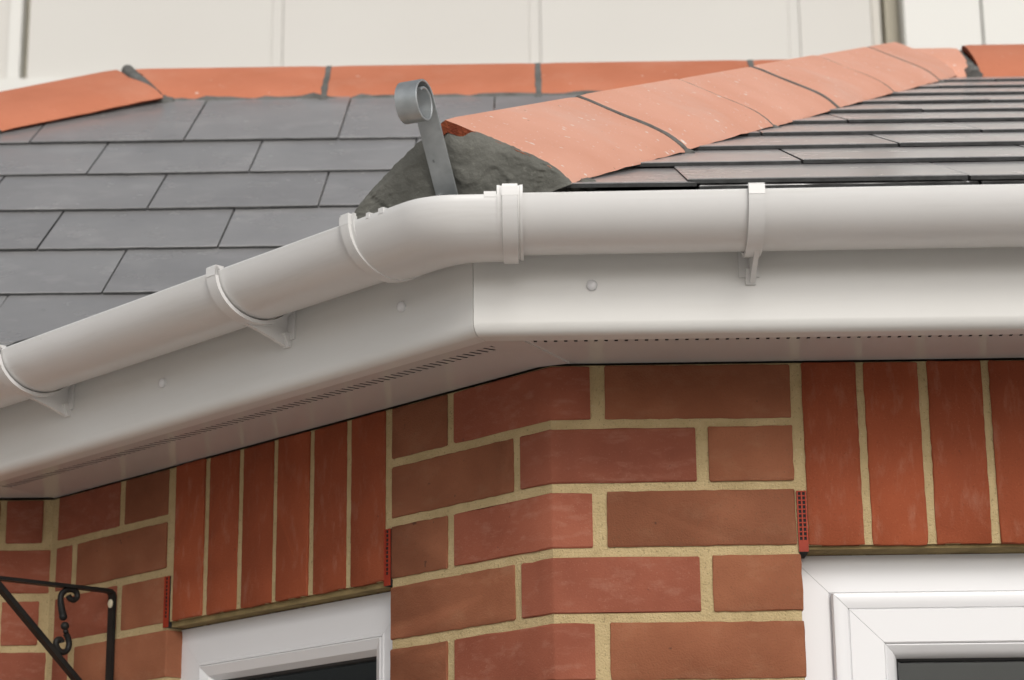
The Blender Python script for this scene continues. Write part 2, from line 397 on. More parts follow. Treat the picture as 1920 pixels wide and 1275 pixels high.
def cap(st, z, parent):
    o2 = pt(st, .2, z); n = Vector((st[1].x, st[1].y, 0)); a = Vector((-n.y, n.x, 0)); zz = Vector((0, 0, 1))
    rings = []
    for r_, h in ((.0060, -.001), (.0060, .0030), (.0053, .0043), (.0028, .0050), (.0003, .0052)):
        rings.append([o2 + n*h + (a*math.cos(2*math.pi*i/18) + zz*math.sin(2*math.pi*i/18))*r_ for i in range(18)])
    v, f = loft(rings); obj('nail_cap', v, f, 'upvc_window', parent, 50)
cap(stF(.0455), .0355, f_front); cap(stF(.66), .0355, f_front)
cap(stL(.032), .0385, f_left); cap(stL(.484), .0375, f_left)

def zs(d): return .0022 - .0105*d/.175
def soffit(kind, s0, s1, slot0, slot1, dA, dB, pitch_, wd):
    st = stF if kind == 'F' else stL
    b = MB()
    def quad(sa, sb, d0, d1):
        b.add([pt(sa, d0, zs(d0)), pt(sb, d0, zs(d0)), pt(sb, d1, zs(d1)), pt(sa, d1, zs(d1))], [(0, 1, 2, 3)])
    e = .0
    rows = ((-.001, dA), (dA, dB), (dB, .1695))
    xs = []; x = slot0
    while x < slot1: xs.append(x); x += pitch_
    for ri, (d0, d1) in enumerate(rows):
        quad(stC, st(s0), d0, d1)
        end = stF(XE) if kind == 'F' else stK
        last = s0
        if ri == 1:
            for x in xs: quad(st(last), st(x), d0, d1); last = x+wd
            quad(st(last), end, d0, d1)
        else:
            for x in xs: quad(st(last), st(x), d0, d1); quad(st(x), st(x+wd), d0, d1); last = x+wd
            quad(st(last), end, d0, d1)
    me = bpy.data.meshes.new('soffit'); me.from_pydata([tuple(p) for p in b.v], [], b.f)
    bm = bmesh.new(); bm.from_mesh(me); bmesh.ops.remove_doubles(bm, verts=bm.verts, dist=1e-6)
    bmesh.ops.recalc_face_normals(bm, faces=bm.faces)
    if sum(f_.normal.z for f_ in bm.faces) > 0: bmesh.ops.reverse_faces(bm, faces=bm.faces)
    bm.to_mesh(me); bm.free(); me.materials.append(M['upvc_soffit'])
    o = bpy.data.objects.new('soffit', me); col.objects.link(o); o.parent = house; hobj(o)
    md = o.modifiers.new('thick', 'SOLIDIFY'); md.thickness = .0003; md.offset = -1
    return o
sof_F = soffit('F', -.022, XE, -.018, XE-.05, .120, .135, .0112, .0038)
sof_L = soffit('L', -.045, 1.0, -.042, .98, .104, .123, .0112, .0044)
sw_ = MB(); v, f = run([stK, stW(-1.2)], [(-.001, .0035), (.1695, zs(.1695)), (.1695, .001), (-.001, .008)]); sw_.add(v, f); hobj(sw_.build('soffit', 'upvc', house))
vv = MB(); v, f = run([shift(stC, .03), stF(XE)], [(.11, zs(.11)+.0035), (.145, zs(.145)+.0035), (.145, .012), (.11, .012)]); vv.add(v, f)
v, f = run([stL(-.06), stL(1.0)], [(.09, zs(.09)+.0035), (.135, zs(.135)+.0035), (.135, .012), (.09, .012)]); vv.add(v, f); hobj(vv.build('vent_slot_shade', 'gasket', house))  # added black strips stand in for the unlit void above the slots
# joint trim strip along the mitre of the soffits
tr = MB(); mv = Vector((-TA, -1)).normalized(); mp = Vector((mv.y, -mv.x))*-1
ring0 = []
for d in (.1690, -.0005):
    c = Vector((0, 0)) + Vector((-TA, -1))*d
    ring0.append([Vector((c.x + mp.x*o_, c.y + mp.y*o_, zs(d) + z)) for o_, z in ((-.016, .0005), (-.0155, -.0022), (.0245, -.0022), (.025, .0005))])
v, f = loft(ring0); tr.add(v, f); hobj(tr.build('joint_strip', 'upvc_soffit', house))
# ------------------------------------------------------------------ roof planes
def plane_frame(O, U, V): return Vector(O), Vector(U).normalized(), Vector(V).normalized()
PB, PM = R(25), R(36)
ZE = .117
RY = 1.80
tb, tm = math.tan(PB), math.tan(PM)
E2 = Vector((-.27*TA, -.27))
IN = Vector((-.842, .46))
AX = .746
zr = ZE + tb*(RY+.27)
LHX = -.855; LK = .72; HX2 = LHX - (RY-.46)/LK
pf = plane_frame((0, -.27, ZE), (1, 0, 0), (0, math.cos(PB), math.sin(PB)))
ps = plane_frame((E2.x, E2.y, ZE-.016), (-1, 1, 0), (S2*math.cos(PB), S2*math.cos(PB), math.sin(PB)))
pm = plane_frame((0, .46, ZE), (1, 0, 0), (0, math.cos(PM), math.sin(PM)))
def clip(poly, a, b):
    """keep the part of a 2-D polygon on the left of the directed line a->b"""
    out = []; n = len(poly)
    sd_ = lambda p: (b[0]-a[0])*(p[1]-a[1]) - (b[1]-a[1])*(p[0]-a[0])
    for i in range(n):
        p, q = poly[i], poly[(i+1) % n]; sp, sq = sd_(p), sd_(q)
        if sp >= 0: out.append(p)
        if (sp >= 0) != (sq >= 0):
            t = sp/(sp-sq); out.append((p[0]+(q[0]-p[0])*t, p[1]+(q[1]-p[1])*t))
    return out
def uv(pl, p): d = Vector(p) - pl[0]; return (d.dot(pl[1]), d.dot(pl[2]))
LS = .46; TW_ = .0112; TH = .0050
def slate(pl, u0, wd, v0, parent, cuts, length=LS, vmax=None, wo=0):
    O, U, V = pl; Nn = U.cross(V).normalized()
    if Nn.z < 0: Nn = -Nn
    rg = random.Random(round(u0*1000)*31 + round(v0*1000)); u1 = u0+wd-.0028
    dv = rg.gauss(0, .0012); lift = abs(rg.gauss(0, .0007)) + (.0022 if rg.random() < .16 else 0); skew = rg.gauss(0, .0012)
    n = 12
    tail = [(u0 + (u1-u0)*i/n, v0 + dv + skew*(i/n-.5) + (rg.gauss(0, .0007) if 0 < i < n else .0006)) for i in range(n+1)]
    poly = tail + [(u1, v0+length), (u0, v0+length)]
    if vmax is not None: poly = clip(poly, (1, vmax), (0, vmax))
    for a, b in cuts:
        poly = clip(poly, a, b)
        if len(poly) < 3: return None
    ar = abs(sum(poly[i][0]*poly[(i+1) % len(poly)][1] - poly[(i+1) % len(poly)][0]*poly[i][1] for i in range(len(poly)))/2)
    if ar < .0015: return None
    tw = rg.gauss(0, .0005)
    def P3(u, v_, h):
        wv = (TW_+lift)*(1-(v_-v0)/LS) + h + wo + tw*(u-u0-wd/2)/wd
        return O + U*u + V*v_ + Nn*wv
    m = len(poly); ch = .0012
    cu = sum(p[0] for p in poly)/m; cv = sum(p[1] for p in poly)/m
    vb = [P3(u, v_, 0) for u, v_ in poly]; vt = [P3(u, v_, TH-ch*.8) for u, v_ in poly]
    def ins(p):
        du, dv2 = cu-p[0], cv-p[1]
        return (p[0] + ch*(1 if du > 0 else -1)*min(1, abs(du)/.05), p[1] + ch*(1 if dv2 > 0 else -1)*min(1, abs(dv2)/.05))
    vt2 = [P3(*ins(p), TH) for p in poly]
    f = [tuple(range(m-1, -1, -1))] + [(i, (i+1) % m, m+(i+1) % m, m+i) for i in range(m)] + [(m+i, m+(i+1) % m, 2*m+(i+1) % m, 2*m+i) for i in range(m)] + [tuple(range(2*m, 3*m))]
    fm = [1] + [1]*m + [0]*m + [0]
    me = bpy.data.meshes.new('slate'); me.from_pydata([tuple(x) for x in vb+vt+vt2], [], f)
    me.materials.append(M['slate']); me.materials.append(M['slate_edge'])
    for p_, i in zip(me.polygons, fm): p_.material_index = i
    bm = bmesh.new(); bm.from_mesh(me); bmesh.ops.recalc_face_normals(bm, faces=bm.faces); bm.to_mesh(me); bm.free()
    o = bpy.data.objects.new('slate', me); col.objects.link(o); o.parent = parent
    o.matrix_parent_inverse = (Matrix.Translation((0, .3, -2.2)) @ Matrix.Translation(HOFF)).inverted()
    return o
def deck(name, pts, th=.03, off=-.004):
    p = [Vector(q) for q in pts]; n = (p[1]-p[0]).cross(p[2]-p[0]).normalized()
    if n.z < 0: n = -n
    k = len(p); v = [q + n*off for q in p] + [q + n*(off-th) for q in p]
    f = [tuple(range(k)), tuple(range(2*k-1, k-1, -1))] + [(i, (i+1) % k, k+(i+1) % k, k+i) for i in range(k)]
    return hobj(obj(name, v, f, 'felt', house))
E3 = (E2.x, E2.y, ZE); A3 = (AX, RY, zr); I3 = (IN.x, IN.y, ZE)
zrm = ZE + tm*(RY-.46)
d_f = deck('front_roof_slope', [E3, (XE+.1, -.27, ZE), (XE+.1, RY, zr), A3])
d_s = deck('splayed_roof_slope', [tuple(Vector(q)-Vector((0, 0, .016))) for q in (E3, A3, I3)])
d_m = deck('main_roof_slope', [I3, (AX, RY, zrm), (LHX, RY, zrm), (HX2, .46, ZE)])
deck('rear_roof_slope', [(LHX, RY+.002, zr), (XE+.1, RY+.002, zr), (XE+.1, 3.3, .128), (HX2, 3.3, .128)])
deck('end_roof_slope', [(LHX-.002, RY, zrm), (HX2-.002, .46, ZE), (HX2-.002, 3.3, ZE)])
gb_ = MB(); v, f = prism([(XE-.1, 0.1), (XE, 0.1), (XE, 3.2), (XE-.1, 3.2)], .05, .1); gb_.add(v, f); hobj(gb_.build('gable_strip', 'lower_wall', house))
GB, GM = .2225, .2170
SW = .294
hipF = (uv(pf, E3), uv(pf, A3)); hipS = (uv(ps, E3), uv(ps, A3)); valS = (uv(ps, I3), uv(ps, A3))
valM = (uv(pm, I3), uv(pm, (AX, RY, zrm))); hipM = (uv(pm, (HX2, .46, ZE)), uv(pm, (LHX, RY, zrm)))
# front slope
vmF = uv(pf, A3)[1] - .02
for k in range(10):
    v0 = -.040 + GB*k
    off = .145 + (SW/2 if k % 2 else 0) - 6*SW
    for i in range(14):
        u0 = off + i*SW
        if u0 > XE+.05 or (k == 0 and u0 < .1): continue
        slate(pf, u0, SW, v0, d_f, [(hipF[1], hipF[0])], vmax=vmF)
# under-eaves course shows in the open joints
hs_ = .135
for i in range(11): slate(pf, -.149 + .012 + i*SW - (SW if i == 0 else 0)*0, SW, -.037, d_f, [((hipF[1][0]+hs_, hipF[1][1]), (hipF[0][0]+hs_, hipF[0][1]))], length=.2 if i else .42, wo=-.0060 if i else -.002)
# main slope
vmM = uv(pm, (AX, RY, zrm))[1] - .02
offM = {0: -.665, 1: -.518}
rowsM = [-.02] + [.092 + GM*i for i in range(6)]
for k, v0 in enumerate(rowsM):
    par = (k + 0) % 2                      # k=2 (v=.309) joints at -.665
    base = (-.665 if par == 0 else -.518) - 6*.2893
    last = k == len(rowsM)-1
    for i in range(12):
        u0 = base + i*.2893
        slate(pm, u0, .2893, v0, d_m, [(valM[0], valM[1]), (hipM[1], hipM[0])], length=LS if not last else .6, vmax=vmM)
# splayed slope (turned away from the photograph's viewpoint)
for k in range(9):
    v0 = -.005 + GB*k; off = .08 + (SW/2 if k % 2 else 0) - 8*SW
    for i in range(14):
        u0 = off + i*SW
        slate(ps, u0, SW, v0, d_s, [(hipS[1], hipS[0]), (valS[0], valS[1])], vmax=uv(ps, A3)[1]-.02)

# ------------------------------------------------------------------ ridge and hip tiles
def shoulder(x, H_): a = abs(x); return H_*(.25 if x > 0 else .06)*(a**2.6 - a**7)
def tile(O, A, Sd, Uv, t0, t1, W, H, ex, name, th=.014, base=0, sk=0, cut=None, parent=house, seed=0, lift=0, m='terracotta'):
    """O origin on the hip line, A along, Sd sideways, Uv up; outer profile H*(1-|w/W|^ex)+base"""
    n = 30; rg = random.Random(seed)
    def prof(W_, H_, b):
        return [(W_*math.sin(math.pi/2*(-1+2*i/n)) , H_*(1-abs(math.sin(math.pi/2*(-1+2*i/n)))**ex)+b + shoulder(math.sin(math.pi/2*(-1+2*i/n)), H_)) for i in range(n+1)]
    po = prof(W, H, base); pi_ = prof(W-th*.75, H-th, base-.0005)
    rings = []; nt_ = 14
    for k in range(nt_+1):
        t = t0 + (t1-t0)*k/nt_
        e = .0012 if k in (0, nt_) else 0
        lo = [rg.gauss(0, .0005) for _ in range(2)]
        ring = []
        for j, (w_, h_) in enumerate(po):
            jj = 0
            if j in (0, n): jj = lo[0 if j == 0 else 1]
            tt = t
            if cut: tt = cut(t, w_, k == 0, k == nt_)
            ring.append(O + A*tt + Sd*(w_*(1-e/W)+jj+sk) + Uv*(h_-e+lift+jj))
        for w_, h_ in reversed(pi_):
            tt = cut(t, w_, k == 0, k == nt_) if cut else t
            ring.append(O + A*tt + Sd*(w_+sk) + Uv*(h_+lift))
        rings.append(ring)
    v, f = loft(rings)
    mm_ = len(rings[0]); fm = []
    for i in range(nt_):
        for j in range(mm_): fm.append(0 if j < n else 1)
    fm += [1, 1]
    return hobj(obj(name, v, f, None, parent, 40, [m, 'terracotta_edge'], fm))
def bead(O, A, Sd, Uv, t, wid, W, H, ex, sk=0, lift=0, base=0, hgt=.0015, name='mortar_joint', m='cement_light', seed=0, drop=.0):
    """mortar joint wrapping the tile profile"""
    n = 26; rings = []
    for a, h in ((-wid/2, -.006), (-wid/2, hgt*.3), (-wid/4, hgt), (wid/4, hgt), (wid/2, hgt*.3), (wid/2, -.006)):
        ring = []
        for i in range(n+1):
            sn = math.sin(math.pi/2*(-1+2*i/n)); w_ = W*sn; h_ = H*(1-abs(sn)**ex)+base + shoulder(sn, H)
            j = nz((i*.6, a*300, seed), 1.0)*wid*.22
            ring.append(O + A*(t+a+j) + Sd*(w_*(1+h/W)+sk) + Uv*(h_+h+lift+nz((i*.9, seed, a*100), 1)*.0008))
        rings.append(ring)
    v, f = loft(rings, False, False)
    v2 = list(v)
    return hobj(obj(name, v, f, m, house, 50))
def lump(c, r_, name='mortar_lump', m='cement', seed=0, sq=(1, 1, .6), parent=house):
    bm = bmesh.new(); bmesh.ops.create_icosphere(bm, subdivisions=3, radius=1)
    for vt in bm.verts:
        d = 1 + .45*nz(vt.co, 1.6, seed) + .2*nz(vt.co, 4.5, seed+3)
        vt.co = Vector((vt.co.x*sq[0], vt.co.y*sq[1], vt.co.z*sq[2]))*d*r_ + Vector(c)
    me = bpy.data.meshes.new(name); bm.to_mesh(me); bm.free(); me.materials.append(M[m]); me.shade_smooth()
    o = bpy.data.objects.new(name, me); col.objects.link(o); o.parent = house; hobj(o); return o
def bedding(pts, hgt, dep, name='mortar_bedding', seed=0, m='cement'):
    """ragged strip of mortar under a tile edge; pts = list of (point, out direction, up direction)"""
    rings = []
    for i, (p, o_, u_) in enumerate(pts):
        a = nz((i*.35, seed, 0), 1); b = nz((i*.9, seed, 4), 1)
        h = hgt*(1+.25*a+.25*b); d = dep*(1+.5*b)
        rings.append([p - o_*.03 - u_*.02, p + o_*d - u_*.02, p + o_*(d*.9) + u_*h*.4, p + o_*d*.5 + u_*h, p - o_*.03 + u_*h])
    v, f = loft(rings); return hobj(obj(name, v, f, m, house, 60))

# near hip
hd2 = Vector((math.sin(R(22.5)), math.cos(R(22.5)), 0)); th_h = math.atan(tb*math.cos(R(22.5)))
HA = (hd2*math.cos(th_h) + Vector((0, 0, math.sin(th_h)))).normalized()
HS = Vector((hd2.y, -hd2.x, 0)); HU = HS.cross(HA).normalized()
HO = Vector(E3) + HU*.009
HL = (Vector(A3)-Vector(E3)).length
W1, H1, EX1, BS1, SK1 = .128, .087, 1.11, -.017, .014
ts = [.006, .432, .858, 1.262, 1.70, 2.13]
for i in range(5):
    g0 = .0035 if i % 2 else .0018
    tile(HO, HA, HS, HU, ts[i] + (.0 if i == 0 else (.004 if i in (1, 3) else .0012)), ts[i+1] - (.004 if i+1 in (1, 3) else .0012), W1, H1, EX1, 'hip_tile', base=BS1, sk=SK1, seed=i, lift=.0012*(i % 2), m='terracotta_dusty_lit')
tile(HO, HA, HS, HU, ts[5]+.0012, HL-.035, W1, H1, EX1, 'hip_tile', base=BS1, sk=SK1, seed=9, m='terracotta_dusty_lit')
for i, (t, wd) in enumerate(((ts[1], .010), (ts[2], .0035), (ts[3], .011), (ts[4], .0035), (ts[5], .0035))):
    bead(HO, HA, HS, HU, t, wd, W1, H1, EX1, sk=SK1, base=BS1, hgt=.0008 if wd > .005 else -.0006, seed=i, m='cement_light')
    q = HO + HA*t + HS*(W1+SK1) + HU*(BS1-.004); lump(q, .0075, seed=i+20, m='cement_light', sq=(1.2, .9, .7))
# mortar end of the hip, scratched by the trowel, the strap runs up through it
nc, nr_ = 90, 40; V_ = []; F_ = []
for i in range(nc+1):
    sn = -1 + 2*i/nc; w_ = (W1+.0005)*sn; rag = .0016*nz((sn, 0, 0), 30) + .0014*nz((sn, 3, 0), 75) - (.012*math.exp(-((sn-.10)/.09)**2)); top = (H1+.0005)*(1-abs(sn)**EX1)+BS1 + rag + shoulder(sn, H1)
    for j in range(nr_+1):
        fr_ = j/nr_; hb_ = -.045*(1-abs(sn)) - .0185*abs(sn); h_ = hb_ + (top-hb_)*fr_
        edge = min(1, (1-fr_)*6)*min(1, (1-abs(sn))*10)
        rough = .0014*nz((w_, h_, 0), 18) + .0007*nz((w_, h_, 5), 80) + .0007*nz((w_, h_, 9), 230)
        gro = -.006*math.exp(-((w_+.012)/.016)**2) + (.004 if w_ < -.012 else 0)
        dish = .004*(1-fr_) + rough*(.5+edge) + gro - .004*(1-edge) + (.0018 if nz((w_*1.2, h_*.7, 2), 16) > .1 else 0)
        V_.append(HO + HA*(ts[0]-.0015 - dish) + HS*(w_+SK1) + HU*h_)
for i in range(nc):
    for j in range(nr_): a = i*(nr_+1)+j; F_.append((a, a+nr_+1, a+nr_+2, a+1))
hobj(obj('hip_end_mortar', V_, F_, 'cement', house, 70))
# solid fill behind that face
rings = []
for t in (ts[0]+.012, ts[0]+.25):
    rings.append([HO + HA*t + HS*((W1-.012)*sn+SK1) + HU*((H1-.016)*(1-abs(sn)**EX1)+BS1) for sn in [-1+2*i/16 for i in range(17)]] + [HO + HA*t + HS*((W1-.012)+SK1) - HU*.045, HO + HA*t + HS*(-(W1-.012)+SK1) - HU*.045])
v, f = loft(rings); hobj(obj('hip_end_fill', v, f, 'cement', house))
lump(HO + HA*.040 + HS*(W1+SK1+.004) + HU*(BS1-.006), .0085, seed=3, sq=(1.4, 1, .8))
lump(HO + HA*.030 + HS*(W1+SK1-.006) + HU*(BS1-.006), .008, seed=5, sq=(1.2, 1, .8))

# main ridge
RA = Vector((1, 0, 0)); RS = Vector((0, -1, 0)); RU = Vector((0, 0, 1))
W2, H2, EX2 = .118, .122, 1.12
RO = Vector((0, RY, 1.132-H2))
jx = [LHX+.012, -.433, .0, .44, .70]
for i in range(4):
    if i == 0:
        tile(RO, RA, RS, RU, jx[0], jx[1]-.005, W2, H2, EX2, 'ridge_tile', seed=30, cut=lambda t, w_, a, b: t + (.0 if not a else abs(w_)*.9))
    else:
        tile(RO, RA, RS, RU, jx[i]+.005, jx[i+1]-.005, W2, H2, EX2, 'ridge_tile', seed=30+i)
for i in (1, 2, 3): bead(RO, RA, RS, RU, jx[i], .012, W2, H2, EX2, seed=40+i, hgt=.0005, m='cement_light')
for i in (1, 2): lump(RO + RA*jx[i] + RS*(W2+.002) - RU*.008, .015, seed=60+i, m='cement_light')
pts = []
for i in range(75):
    x = LHX+.09 + i*.024; pts.append((Vector((x, RY-W2+.002, RO.z-.028)), Vector((0, -1, 0)), Vector((0, 0, 1))))
bedding(pts, .034, .016, seed=2, m='cement_light')
# higher ridge over the bay roof, to the right of the hip head
RO2 = Vector((0, RY, 1.160-H2))
tile(RO2, RA, RS, RU, AX+.135, 1.022, .17, .150, 1.35, 'ridge_tile', base=-.03, seed=50)
tile(RO2, RA, RS, RU, 1.03, 1.46, .17, .150, 1.35, 'ridge_tile', base=-.03, seed=51)
tile(RO2, RA, RS, RU, 1.468, 1.90, .17, .150, 1.35, 'ridge_tile', base=-.03, seed=52)
tile(RO2, RA, RS, RU, 1.908, XE+.1, .17, .150, 1.35, 'ridge_tile', base=-.03, seed=53)
for x in (1.026, 1.464, 1.904): bead(RO2, RA, RS, RU, x, .010, .17, .150, 1.35, base=-.03, seed=int(x*10), hgt=.0005)
def ragged(a, b, r0, r1, seed, m='cement_light', n=14):
    a, b = Vector(a), Vector(b); path_ = [a + (b-a)*i/n + Vector((nz((i*.7, seed, 0), 1), nz((i*.7, seed, 5), 1), nz((i*.7, seed, 9), 1)))*.004 for i in range(n+1)]
    v, f = tube(path_, [(r0+(r1-r0)*i/n)*(1+.35*nz((i*.8, seed, 2), 1)) for i in range(n+1)], 9); hobj(obj('mortar_joint', v, f, m, house, 70))
ragged((.872, RY, 1.135), (.868, RY-.16, 1.02), .012, .017, 3)
tile(RO2, RA, RS, RU, .66, .866, .165, .148, 1.35, 'ridge_tile', base=-.034, seed=57, m='terracotta_dusty_lit')
pts = [(Vector((AX+.12 + i*.024, RY-.165, RO2.z-.055)), Vector((0, -1, 0)), Vector((0, 0, 1))) for i in range(56)]
bedding(pts, .026, .012, seed=6, m='cement')
for k, (dx, dy, dz, r_) in enumerate(((.115, -.165, -.045, .018), (.125, -.15, -.02, .014))):
    lump(Vector((AX+dx, RY+dy, RO2.z+dz)), r_, seed=80+k, m='cement_light', sq=(.8, 1, .9))
# hip at the far left end of the main roof
LA = Vector((-1, -LK, -tm*LK)).normalized(); LSd = Vector((-LK, 1, 0)).normalized(); LU = LA.cross(LSd).normalized()
if LU.z < 0: LU = -LU
LO = Vector((LHX, RY, zrm)) - LU*.012
LSd = -LSd
def lcut(t, w_, a, b): return t + (.0 if not a else abs(w_)*.32)
for i, (a, b) in enumerate(((.008, .40), (.41, .83), (.84, 1.26), (1.27, 1.69), (1.70, 2.05))):
    tile(LO, LA, LSd, LU, a, b, .185, .118, 1.2, 'hip_tile', th=.02, base=-.064, seed=90+i, cut=lcut if i == 0 else None)
    if i: bead(LO, LA, LSd, LU, a-.005, .010, .185, .118, 1.2, base=-.064, seed=95+i, hgt=.0005)
ragged((LHX+.002, RY-.006, 1.126), (LHX+.082, RY-W2-.010, 1.016), .013, .017, 21)
lump(Vector((LHX+.10, RY-W2-.008, RO.z-.004)), .017, seed=97, m='cement_light', sq=(1.3, 1, .8))

# ------------------------------------------------------------------ hip iron
P0 = Vector(E3)
def ip(t, z, off=0): return Vector((P0.x, P0.y, 0)) + hd2*t + HS*off + Vector((0, 0, z))
path = []
a0 = Vector((.018, .085)); a1 = Vector((-.0635, .2035)); T2 = (a1-a0).normalized(); N2 = Vector((-T2.y, T2.x))
if N2.x > 0: N2 = -N2
for i in range(9): path.append(a0 + (a1-a0)*i/8)
rc = .0235; c = a1 + N2*rc
for i in range(1, 46):
    th = R(10.3*i); r_ = rc - .0095*(i/45)**1.2
    path.append(c + (-N2*math.cos(th) + T2*math.sin(th))*r_)
pe = path[-1]; dr = (path[-1]-path[-2]).normalized()

tk, hw = .0013, .0125
rings = []
for i, q in enumerate(path):
    t_ = (path[min(i+1, len(path)-1)] - path[max(i-1, 0)]).normalized(); n_ = Vector((-t_.y, t_.x))
    ring = []
    for a, b in ((-tk, -hw+.0006), (-tk+.0006, -hw), (tk-.0006, -hw), (tk, -hw+.0006), (tk, hw-.0006), (tk-.0006, hw), (-tk+.0006, hw), (-tk, hw-.0006)):
        pp = q + n_*a; ring.append(ip(pp.x, pp.y, b + SK1*.4))
    rings.append(ring)
v, f = loft(rings)
hi = obj('hip_iron', v, f, 'galvanised', None, 35)
hi['label'] = 'curled galvanised hip iron strap in front of the grey mortared hip end'; hi['category'] = 'hip iron'

# ------------------------------------------------------------------ gutter
gut = empty('rain_gutter', (0, 0, 0), 'white plastic half round gutter running along the fascia and round the corner', 'gutter')
GD, GX, GZ, GR = .2555, .056, .0457, .1022
def gprof(rx, rz, th, rim, lip=True):
    o_ = arc(GD, rim, rx, rz, 0, -180, 26); i_ = arc(GD, rim, rx-th, rz-th, -180, 0, 26)
    if lip: o_ = [(GD+rx-.003, rim+.0018), (GD+rx-.0005, rim+.0018), (GD+rx+.0004, rim)] + o_[1:]
    return o_ + i_
gp = gprof(GX, GZ, .0022, GR)
obj('gutter_length', *run([stF(-.050)] + [stF(-.05 + (XE+.12)*(i+1)/6) for i in range(6)], gp), 'upvc_gutter', gut, 30)
obj('gutter_length', *run([stL(-.012), stL(.25), stL(.5), stL(.8), stK], gp), 'upvc_gutter', gut, 30)
obj('gutter_length', *run([stK, stW(-1.2)], gp), 'upvc_gutter', gut, 30)
# angle fitting, with a rounded bend
cp = gprof(GX+.0042, GZ+.0040, .0028, GR-.0024)
def bez(st0, st1, prof, n):
    rings = []
    for i in range(n+1):
        t = i/n; ring = []
        for d, z in prof:
            c_ = pt(stC, d, z); a = c_ + Vector((-S2, S2, 0))*st0; b = c_ + Vector((st1, 0, 0))
            ring.append(a*(1-t)**2 + c_*2*t*(1-t) + b*t*t)
        rings.append(ring)
    return rings
rings = [[pt(stL(-.014), d, z) for d, z in cp]] + bez(.034, .034, cp, 16) + [[pt(stF(-.046), d, z) for d, z in cp]]
obj('corner_piece', *loft(rings), 'upvc_gutter', gut, 40)
def strap(st, c, hw_, r_, parent, name='union_clip'):
    """socket band: raised centre with a thin rib on either side"""
    op = lambda e: [(GD+(GX+e)*math.cos(R(a)), GR+.001+(GZ+e)*math.sin(R(a))) for a in [8-(188)*i/26 for i in range(27)]]
    rings = []
    for o_, e in ((-hw_, .002), (-hw_, r_-.003), (-hw_+.003, r_-.003), (-hw_+.0034, r_-.0045), (-hw_+.0050, r_-.0045), (-hw_+.0056, r_), (hw_-.0056, r_), (hw_-.0050, r_-.0045), (hw_-.0034, r_-.0045), (hw_-.003, r_-.003), (hw_, r_-.003), (hw_, .002)):
        rings.append([pt(st(c+o_), d, z) for d, z in op(e)] )
    b = MB(); v, f = loft(rings, False, False); b.add(v, f)
    # inner surface
    v, f = loft([[pt(st(c+o_), d, z) for d, z in op(.002)] for o_ in (-hw_, hw_)], False, False); b.add(v, f)
    # clip over the front lip
    o = b.build(name, 'upvc_gutter', parent, 25)
    bb = MB()
    v, f = run([st(c-hw_+.005), st(c+hw_-.005)], [(GD+GX-.006, GR+.0015), (GD+GX-.006, GR+.007), (GD+GX+r_-.002, GR+.007), (GD+GX+r_, GR+.0055), (GD+GX+r_, GR-.004), (GD+GX+.002, GR-.004)])
    bb.add(v, f); bb.build('lip_clip', 'upvc_gutter', o, 25)
strap(stF, -.041, .0135, .0098, gut)
strap(stL, -.008, .0120, .0085, gut)
# small moulded tabs on the lip of the corner piece
for st, a, b in ((stL, -.045, -.040), (stL, -.068, -.060), (stF, -.068, -.055)):
    tb_ = MB(); v, f = run([st(a), st(b)], [(GD+GX-.003, GR-.004), (GD+GX-.003, GR+.0022), (GD+GX+.0050, GR+.0022), (GD+GX+.0050, GR-.004)]); tb_.add(v, f); tb_.build('lip_tab', 'upvc_gutter', gut)
def bracket(st, c, nm='gutter_bracket'):
    br = empty(nm); br.parent = gut
    e = .0018; t = .0045; hw_ = .0085
    angs = [6 - 172*i/24 for i in range(25)]
    o_ = [(GD+(GX+e+t)*math.cos(R(a)), GR+(GZ+e+t)*math.sin(R(a))) for a in angs]
    i_ = [(GD+(GX+e)*math.cos(R(a)), GR+(GZ+e)*math.sin(R(a))) for a in reversed(angs)]
    obj('band', *run([st(c-hw_), st(c-hw_+.0008), st(c+hw_-.0008), st(c+hw_)], o_+i_), 'upvc_gutter', br, 25)
    # web: fills between the band and the fascia, tapering down to the wall plate
    low = [(GD+(GX+e+t)*math.cos(R(a)), GR+(GZ+e+t)*math.sin(R(a))) for a in [-62-6*i for i in range(16)]]
    web = low + [(.2008, GR-.03), (.2008, .0335)] + [(.206, .0335), (.224, .040)]
    obj('web', *run([st(c+.0035-.003), st(c+.0035+.0025)], web), 'upvc_gutter', br)
    obj('back_plate', *run([st(c-.011), st(c+.011)], [(.2002, .041), (.2032, .041), (.2032, .115), (.2002, .115)]), 'upvc_gutter', br)
    obj('tongue', *run([st(c-.004), st(c+.007)], [(.2002, .0325), (.2045, .0325), (.212, .048), (.2002, .050)]), 'upvc_gutter', br)
    obj('lip_hook', *run([st(c-.0085), st(c+.0085)], [(GD+GX-.006, GR+.0022), (GD+GX-.006, GR+.0062), (GD+GX+.0055, GR+.0062), (GD+GX+.0065, GR+.0045), (GD+GX+.0065, GR-.006), (GD+GX+.0015, GR-.006), (GD+GX+.0015, GR+.0022)]), 'upvc_gutter', br, 25)
    return br
bracket(stF, .2155); bracket(stF, .95); bracket(stL, .232); bracket(stL, .694)

